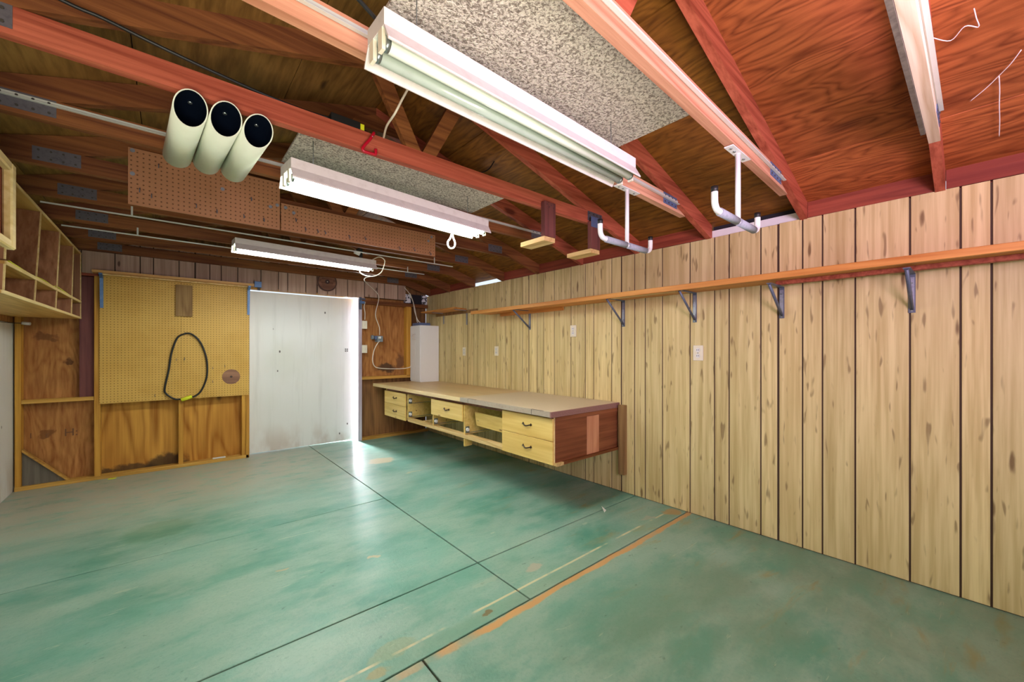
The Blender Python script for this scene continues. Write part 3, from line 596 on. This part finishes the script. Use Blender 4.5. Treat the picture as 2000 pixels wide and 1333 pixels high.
# ------------------------------------------------------------------ long shelf
sh = thing('wall_shelf', (2.9, 1.9, 1.70), 'long wooden shelf on steel brackets running along the paneled right wall', 'shelf')
P(sh, box('board', 'shelf', 2.775, 3.05, -1.6, 3.98, 1.700, 1.722, None, .002)); P(sh, box('front_rail', 'shelf', 2.75, 2.775, -1.6, 3.98, 1.688, 1.726, None, .002))
P(sh, box('cleat', 'red', 2.93, 2.975, -1.6, .84, 1.676, 1.6995)); P(sh, box('cleat', 'railpine', 2.80, 2.86, 1.45, 2.0, 1.69, 1.6995))
P(sh, box('cleat', 'shelf', 3.02, 3.05, 2.75, 3.75, 1.665, 1.6995))
for y, k in ((3.257, 1.486), (2.044, 1.467), (1.411, 1.472), (.839, 1.469), (.234, 1.463)):
    zt = 1.6985 if y > .9 else 1.675
    br = P(sh, MB().box(3.046, 3.052, y-.014, y+.014, k, zt).box(2.80, 3.05, y-.014, y+.014, zt-.005, zt).build('shelf_bracket', 'steel'))
    br['label'] = 'steel shelf bracket'
    b2 = MB().tube([(2.805, y, zt-.008), (3.046, y, k+.02)], .009, 6).build('brace', 'steel'); b2.parent = br
    b3 = MB().box(3.0435, 3.046, y-.010, y+.010, k+.02, zt-.02).build('bracket_channel', 'galv'); b3.parent = br
    for q in range(4):
        b4 = MB().tube([(3.0435, y, k+.01+q*.05), (3.040, y, k+.01+q*.05)], .005, 6).build('screw', 'zinc'); b4.parent = br
ss = thing('corner_shelf', (2.9, 4.9, 1.81), 'short wooden shelf in the back right corner above the white cabinet', 'shelf')
P(ss, MB().prism([(2.80, 4.42), (2.80, 5.33), (3.045, 5.40), (3.045, 4.50)], 2, 1.800, 1.818).build('board', 'shelf'))
P(ss, MB().box(3.032, 3.050, 4.25, 5.3, 1.757, 1.799).build('cleat', 'greyboard'))
for y, k in ((5.10, 1.64), (4.50, 1.60)):
    P(ss, MB().box(3.045, 3.05, y-.012, y+.012, k, 1.756).box(2.86, 3.03, y-.012, y+.012, 1.790, 1.7985).build('shelf_bracket', 'galv'))
# ------------------------------------------------------------------ outlets and switches
def outlet(y, z, label, cat='outlet', slots=True):
    t = thing('wall_outlet', (XR-.002, y, z), label, cat, 'outlet plates on the right wall')
    MB().box(-.007, 0, -.038, .038, -.058, .058).build('cover_plate', 'ivory', t, .003)
    for q in (-1, 1):
        if slots:
            MB().tube([(-.007, 0, q*.022), (-.0105, 0, q*.022)], .016, 12).build('socket_face', 'white', t)
            MB().box(-.012, -.010, -.008, -.005, q*.022-.004, q*.022+.006).box(-.012, -.010, .005, .008, q*.022-.004, q*.022+.006).build('slots', 'slot', t)
    MB().tube([(-.007, 0, 0), (-.010, 0, 0)], .004, 8).build('screw', 'zinc', t)
outlet(1.385, 1.238, 'white outlet nearest the camera, under the shelf on the right wall'); outlet(2.622, 1.449, 'white outlet set highest, close below the long shelf')
outlet(3.853, 1.247, 'white outlet left of the highest one, over the workbench'); outlet(4.561, 1.239, 'white outlet nearest the white cabinet')
for z, lab in ((1.61, 'ivory wall switch, the upper of two beside the door jamb'), (1.273, 'ivory wall switch, the lower of two beside the door jamb')):
    t = thing('light_switch', (2.06, YS+.03, z), lab, 'switch', 'switch plates beside the door')
    MB().box(-.036, .036, -.03, 0, -.056, .056).build('cover_plate', 'ivory', t, .003); MB().box(-.006, .006, -.042, -.03, -.01, .012).build('toggle', 'ivory', t)
    MB().box(-.03, .03, .0, .058, -.05, .05).build('switch_box', 'boxgrey', t)
t = thing('junction_box', (2.23, 5.60, 1.42), 'grey outlet box with plugged adapter on the plywood right of the door', 'outlet box')
P(t, box('box_body', 'boxgrey', 2.235, 2.31, 5.53, 5.645, 1.375, 1.46, None, .004)); P(t, box('adapter', 'bluplate', 2.205, 2.235, 5.56, 5.60, 1.41, 1.46, None, .003)); P(t, MB().tube([(2.17, 5.60, 1.44), (2.20, 5.60, 1.44)], .03, 12).build('round_cover', 'boxgrey')); P(t, box('plug', 'white', 2.24, 2.27, 5.50, 5.53, 1.42, 1.45, None, .003))
cord('white_cable', [(2.255, 5.515, 1.385), (2.221, 5.51, 1.35), (2.166, 5.5, 1.249), (2.148, 5.5, 1.12), (2.172, 5.5, 1.037), (2.233, 5.5, 1.005), (2.382, 5.5, .989), (2.588, 5.5, .985), (2.70, 5.5, 1.0), (2.724, 5.5, 1.02)], .0065, 'cordwhite', 'white power cable curving from the grey box to the white cabinet')
cord('cable_run', [(2.06, YS-.003, 1.68), (2.062, YS-.003, 1.78), (2.05, YS-.003, 1.86), (2.068, YS-.003, 1.93)], .006, 'cordwhite', 'white cable rising from the upper switch')
cord('coax_cable', [(2.62, 5.50, 2.18), (2.70, 5.5, 2.10), (2.745, 5.48, 1.99), (2.77, 5.44, 1.83), (2.77, 5.40, 1.70), (2.775, 5.38, 1.665)], .005, 'cordwhite', 'left white cable dropping behind the white cabinet')
cord('coax_cable', [(2.706, 5.49, 2.10), (2.745, 5.46, 1.96), (2.745, 5.42, 1.83), (2.765, 5.36, 1.70), (2.80, 5.35, 1.665)], .006, 'cordwhite', 'thicker white cable dropping to the top of the white cabinet')
# ------------------------------------------------------------------ back-wall fittings
pb = thing('pegboard', (.09, YS-.01, 1.37), 'large yellow pegboard on the back wall left of the white door', 'pegboard')
P(pb, box('board', 'peg', -.520, .09, YS-.012, YS-.005, .735, 1.995)); P(pb, box('board', 'peg', .0915, .703, YS-.012, YS-.005, .735, 1.995))
P(pb, MB().tube([(.53, YS-.012, .955), (.53, YS-.0135, .955)], .085, 24).build('round_stain', 'medal')); P(pb, MB().tube([(.53, YS-.013, .955), (.53, YS-.022, .955)], .012, 10).build('knob', 'medaldark'))
for x, z in ((.05, 1.17), (.115, 1.17), (.12, 1.18), (.36, 1.07), (.36, .92), (.47, 1.09), (-.12, .80), (.12, 1.45)):
    P(pb, MB().tube([(x, YS-.012, z), (x, YS-.03, z), (x, YS-.032, z-.025), (x, YS-.04, z-.018)], .002, 5).build('peg_hook', 'steel'))
ps = thing('wall_shelf', (.1, YS-.06, 2.02), 'narrow wooden shelf with blue brackets above the yellow pegboard', 'shelf')
P(ps, MB().box(-.56, .735, YS-.13, YS-.013, 1.998, 2.022).build('board', 'shelfx'))
P(ps, MB().box(-.50, .70, YS-.075, YS-.05, 1.985, 1.9975).build('under_rail', 'railpine'))
for x in (-.505, .695):
    b = P(ps, MB().prism([(YS-.12, 1.9975), (YS-.013, 1.9975), (YS-.013, 1.67), (YS-.020, 1.67), (YS-.05, 1.955), (YS-.12, 1.985)], 0, x-.012, x+.012).build('blue_bracket', 'blue')); b['label'] = 'blue steel shelf bracket'
t = tag(box('wood_block', 'greyboard', .045, .185, YS-.035, YS-.0125, 1.62, 1.955, None, .002), 'weathered grey board block on the yellow pegboard under its shelf', 'board')
# cord loop
lpts = [(.13, 1.438), (.06, 1.39), (.012, 1.228), (-.01, 1.05), (-.042, .86), (-.03, .80), (.03, .745), (.08, .735), (.17, .745), (.25, .80), (.305, .95), (.31, 1.12), (.28, 1.27), (.23, 1.38), (.17, 1.435), (.13, 1.438)]
o = tag(MB().tube(smooth([(x, YS-.03, z) for x, z in lpts], 5)[:-1], .0085, 8, closed=True).build('extension_cord', 'black'), 'black cord hung in a long loop on the yellow pegboard', 'cord')
pg = MB().tube([(.09, YS-.034, .725), (.135, YS-.034, .742), (.18, YS-.034, .758)], .019, 10).build('yellow_plug', 'yellow'); P(o, pg); pg['label'] = 'bright yellow plug'
# hinge bits around the door
t = thing('door_bracket', (.78, YS-.03, 2.0), 'small blue steel bracket at the upper left corner of the white door', 'bracket'); P(t, box('plate', 'blue', .755, .825, YS-.03, YS-.009, 2.0, 2.07, None, .002)); P(t, box('hook_tab', 'black', .785, .81, YS-.03, YS-.015, 1.965, 1.999))
t = thing('door_latch', (2.0, YS-.02, 1.93), 'blue-grey steel latch on the jamb right of the white door', 'latch'); P(t, box('plate', 'steel', 1.978, 2.015, YS-.012, YS-.0005, 1.82, 1.99, None, .002)); P(t, box('bolt', 'blue', 1.985, 2.05, YS-.035, YS-.0125, 1.90, 1.935, None, .003)); P(t, box('keeper', 'steel', 1.975, 2.06, YS-.03, YS-.0125, 1.955, 1.975, None, .002)) 
# round plaque
t = thing('round_plaque', (1.56, YS-.01, 2.15), 'round dark wooden plaque on the paneling above the white door', 'plaque')
for rr, m, y in ((.125, 'medal', .012), (.12, 'medaldark', .016), (.108, 'medal', .018), (.075, 'medal', .022), (.028, 'medaldark', .026), (.006, 'ivory', .028)):
    P(t, MB().tube([(1.56, YS-.0085, 2.15), (1.56, YS-.0085-y, 2.15)], rr, 32).build('turned_ring', m))
# ------------------------------------------------------------------ workbench
XF, XT = 2.22, 2.17
wbn = thing('workbench', (2.6, 3.8, .78), 'long wall-hung wooden workbench with drawers on the right wall', 'workbench')
W = lambda n, m, *a, bev=.0015: P(wbn, box(n, m, *a, None, bev))
W('countertop', 'ctop', XT+.018, 3.05, 3.325, 5.545, .753, .7915); W('countertop_edge', 'cedge', XT, XT+.0175, 3.325, 5.545, .75, .791)
lt = W('laminate_top', 'lam', XT+.018, 3.05, 2.098, 3.3245, .753, .7925); W('laminate_edge', 'lamedge', XT, XT+.0175, 2.098, 3.3245, .75, .792); W('end_strip', 'lamend', XT, 3.05, 2.085, 2.0975, .748, .792)
for y in (3.185, 2.30):
    W('edge_mark', 'slot', XT-.0008, XT, y-.002, y+.002, .752, .792, bev=0); W('edge_mark', 'slot', XT, XT+.012, y-.13, y, .7925, .7932, bev=0)
W('apron', 'sidered', XF+.012, XF+.03, 2.11, 5.21, .715, .748)
sp_ = W('side_panel', 'sidered', XF+.002, 2.60, 2.092, 2.108, .40, .747); W('side_panel', 'sidepale', 2.601, 2.76, 2.090, 2.108, .40, .715); W('side_panel', 'sidered', 2.761, 3.03, 2.092, 2.108, .40, .747)
W('side_top_rail', 'sidered', XF+.0, 3.04, 2.084, 2.0915, .716, .747); W('side_bottom_rail', 'brown', XF+.08, 3.05, 2.072, 2.108, .378, .4); W('side_bottom_rail', 'railpine', XF-.002, XF+.079, 2.07, 2.108, .376, .401)
W('corner_strip', 'cedge', XF-.002, XF+.0015, 2.0905, 2.106, .402, .747)
W('wall_post', 'greyboard', 3.005, 3.051, 2.01, 2.07, .165, .775)
divs = [2.712, 3.325, 3.945, 4.567]
for i, y in enumerate(divs):
    z0 = .385 if i != 1 else .302
    W('divider', 'pine', XF, 3.04 if i != 1 else 2.8, y-.009, y+.009, .42, .714) if i != 1 else W('divider', 'pine', XF, 3.04, y-.009, y+.009, .42, .714)
W('divider_foot', 'pine', XF, XF+.09, 3.316, 3.334, .302, .378)
W('side_panel', 'pine', XF+.01, 3.04, 5.215, 5.231, .382, .747)
W('bottom_rail', 'railpine', XF-.001, XF+.06, 2.716, 4.563, .381, .419); W('bottom_rail', 'railpine', XF+.022, XF+.07, 2.11, 2.71, .381, .419); W('bottom_rail', 'railpine', XF+.022, XF+.07, 4.572, 5.21, .381, .419)
W('rear_rail', 'railpine', 2.96, 3.045, 2.11, 5.21, .385, .425); W('cross_runner', 'railpine', 2.28, 3.04, 4.24, 4.29, .385, .42)
W('back_panel', 'ply_dark', 3.03, 3.04, 2.11, 5.21, .43, .714)
W('support_bracket', 'galv', 2.55, 3.04, 2.93, 2.95, .36, .38); W('support_foot', 'railpine', 2.52, 2.56, 2.92, 2.96, .33, .38)
def pull(par, y, z):
    pts = smooth([(XF-.020, y-.05, z+.006), (XF-.028, y-.03, z), (XF-.034, y, z-.007), (XF-.028, y+.03, z), (XF-.020, y+.05, z+.006)], 4)
    o = MB().tube(pts, .005, 8)
    for q in (-1, 1):
        o.tube([(XF-.016, y+q*.046, z+.004), (XF-.026, y+q*.046, z+.004)], .006, 8)
        o.prism([(y+q*.046-.013, z+.004), (y+q*.046, z+.017), (y+q*.046+.013, z+.004), (y+q*.046, z-.009)], 0, XF-.0185, XF-.0162)
    o = o.build('drawer_pull', 'bronze'); o.parent = par
def drawer(y0, y1, z0, z1, box_=True):
    f = W('drawer_front', 'pine', XF-.016, XF+.001, y0, y1, z0, z1, bev=.003)
    pull(f, (y0+y1)/2-.02, (z0+z1)/2+.005)
    b = MB().box(XF+.0015, XF+.55, y0+.03, y0+.042, z0+.02, z1-.03).box(XF+.0015, XF+.55, y1-.042, y1-.03, z0+.02, z1-.03).box(XF+.0015, XF+.55, y0+.042, y1-.042, z0+.02, z0+.026).box(XF+.54, XF+.55, y0+.042, y1-.042, z0+.026, z1-.03).build('drawer_box', 'railpine')
    b.parent = f
drawer(2.102, 2.710, .562, .736); drawer(2.102, 2.710, .381, .559)
drawer(3.335, 3.96, .545, .716); drawer(4.60, 5.227, .556, .716); drawer(4.60, 5.227, .381, .553)
# loose tilted drawer front set back in the third bay, runners and rollers
mt = Matrix.Translation((XF+.05, 2.97, .585)) @ Euler((R(0), R(-8), R(-3))).to_matrix().to_4x4()
o = MB().box(-.008, .008, -.245, .235, -.065, .067, mt).build('loose_drawer_front', 'pine'); P(wbn, o)
for (y, z) in ((4.558, .635), (4.558, .47), (3.936, .47), (3.316, .47)):
    P(wbn, MB().box(XF+.004, XF+.05, y-.012, y-.0095, z-.035, z+.03).box(XF+.004, 3.0, y-.014, y-.0095, z-.035, z-.03).build('drawer_slide', 'zinc'))
    P(wbn, MB().tube([(XF+.022, y-.012, z), (XF+.022, y-.030, z)], .017, 12).build('roller', 'white'))
for (y, z) in ((3.955, .635), (3.955, .47), (3.335, .47), (2.722, .47)):
    P(wbn, MB().box(XF+.02, 3.0, y, y+.004, z-.035, z-.02).build('drawer_slide', 'zinc'))
# ------------------------------------------------------------------ white cabinet on bench
cb = thing('white_cabinet', (2.89, 5.4, .7915), 'tall narrow white cabinet standing on the far end of the workbench', 'cabinet')
C = lambda n, m, *a, bev=.0015: P(cb, box(n, m, *a, None, bev))
C('body', 'whitelam', 2.745, 3.045, 5.235, 5.54, .7925, 1.617)
for y0, y1 in ((5.24, 5.386), (5.389, 5.536)): C('door', 'whitelam', 2.735, 2.7445, y0, y1, .81, 1.605)
for y0, sg in ((5.365, -1), (5.41, 1)):
    P(cb, MB().tube(smooth([(2.734, y0, 1.49), (2.712, y0-sg*-.0, 1.485), (2.708, y0+sg*.02, 1.45), (2.712, y0, 1.415), (2.734, y0, 1.41)], 4), .0045, 7).build('curved_handle', 'refl'))
t = tag(box('router_box', 'bluplate', 2.75, 2.93, 5.28, 5.50, 1.618, 1.658, None, .004), 'flat dark blue-grey box lying on top of the white cabinet', 'box')
# ------------------------------------------------------------------ pigeonhole cabinet on the left wall
pc = thing('pigeonhole_cabinet', (-.85, 4.4, 1.87), 'long wooden pigeonhole cabinet hung on the left wall up to the back corner', 'cabinet')
XC = -.64; XB = XL+.002
def Cp(n, m, pts, x0=XB, x1=XC-.006, edge=True):
    o = P(pc, MB().prism(pts, 0, x0, x1).build(n, m))
    if edge:
        e = MB().prism(pts, 0, XC-.006, XC).build('edge_band', 'cabedge'); e.parent = o
    return o
Cp('bottom_board', 'cabunder', [(3.20, 1.548), (5.545, 1.555), (5.545, 1.573), (3.20, 1.566)])
Cp('top_board', 'cabunder', [(3.30, 2.168), (5.545, 2.168), (5.545, 2.182), (3.30, 2.182)])
Cp('shelf_board', 'cabunder', [(3.255, 1.702), (5.545, 1.705), (5.545, 1.725), (3.255, 1.722)])
for (a, b, lo) in ((3.22, 3.30, 0), (3.83, 4.00, 0), (4.44, 4.592, 0), (5.06, 5.16, 0), (5.53, 5.53, 0)):
    def yy(z): return a+(b-a)*(z-1.56)/.6
    Cp('divider', 'cabply', [(yy(1.568)-.006, 1.568), (yy(1.568)+.006, 1.568), (yy(1.702)+.006, 1.702), (yy(1.702)-.006, 1.702)])
    Cp('divider', 'cabply', [(yy(1.727)-.006, 1.727), (yy(1.727)+.006, 1.727), (yy(2.167)+.006, 2.167), (yy(2.167)-.006, 2.167)])
P(pc, MB().prism([(3.21, 1.57), (5.54, 1.57), (5.54, 2.167), (3.3, 2.167)], 0, XB, XB+.006).build('back_panel', 'cabply'))
P(pc, MB().tube(smooth([(XC-.012, 3.35, 1.735), (XC-.014, 3.8, 1.728), (XC-.01, 4.1, 1.734), (XC-.012, 4.4, 1.728), (XC-.01, 4.55, 1.74), (XC-.015, 5.1, 1.729)], 5), .004, 5).build('twine', 'yellow'))
# framed box in front of it
fb = thing('open_cabinet', (-.78, 2.3, 1.87), 'open-fronted wooden cabinet with pale moulding round its edge, nearest on the left wall', 'cabinet')
XO = -.50
P(fb, box('bottom_board', 'cabunder', XB, XO-.03, 1.6, 2.655, 1.690, 1.703)); P(fb, box('top_board', 'cabunder', XB, XO-.03, 1.6, 2.655, 2.025, 2.040)); P(fb, box('end_board', 'cabred', XB, XO-.03, 2.64, 2.655, 1.7035, 2.0245)); P(fb, box('end_board', 'cabred', XB, XO-.03, 1.6, 1.615, 1.7035, 2.0245)); P(fb, box('back_panel', 'cabred', XB, XO-.11, 1.616, 2.639, 1.704, 2.024))
def rail(p0, p1, q0, q1, nm, m='cabedge'):
    # bevelled moulding between outer rectangle (p) and inner rectangle (q)
    pass
for (y0, y1, z0, z1) in ((2.625, 2.68, 1.687, 2.047), (1.58, 1.635, 1.687, 2.047)): P(fb, box('frame_stile', 'cabedge', XO-.029, XO, y0, y1, z0, z1, None, .006))
for (z0, z1) in ((1.687, 1.722), (2.01, 2.047)): P(fb, box('frame_rail', 'cabedge', XO-.029, XO-.001, 1.636, 2.624, z0, z1, None, .005))
for (y0, y1, z0, z1) in ((2.585, 2.624, 1.7225, 2.0095),): P(fb, box('inner_stile', 'cabred', XO-.06, XO-.03, y0, y1, z0, z1, None, .004))
t = thing('wire_clip', (-.92, YS-.03, 1.49), 'small white clip with a wire under the pigeonhole cabinet', 'clip')
P(t, MB().tube([(-1.0, YS-.03, 1.50), (-.95, YS-.04, 1.495)], .014, 8).build('clip_body', 'white')); P(t, MB().tube(smooth([(-1.03, 5.0, 1.485), (-1.02, 5.3, 1.49), (-1.0, YS-.03, 1.50)], 3), .003, 5).build('wire', 'black'))
# ------------------------------------------------------------------ litter on floor
t = tag(MB().prism([(2.555, 1.885), (2.60, 1.90), (2.58, 1.93)], 2, 0.0005, .003).build('paper_scrap', 'white'), 'tiny white scrap of paper on the green floor near the right wall', 'paper')
m_ = t.data; m_.vertices[2].co.z = .03; m_.vertices[5].co.z = .032
t = tag(MB().prism([(-.46, YS-.06), (-.42, YS-.07), (-.40, YS-.05), (-.44, YS-.04)], 2, .0005, .008).build('yellow_scrap', 'yellow'), 'tiny bright yellow scrap on the floor below the yellow pegboard', 'scrap')
t = tag(MB().box(.36, .48, YS-.002, YS+.03, .037, .05).build('crumpled_paper', 'white', None, .005), 'crumpled pale scrap on the sill plate near the white door', 'scrap')
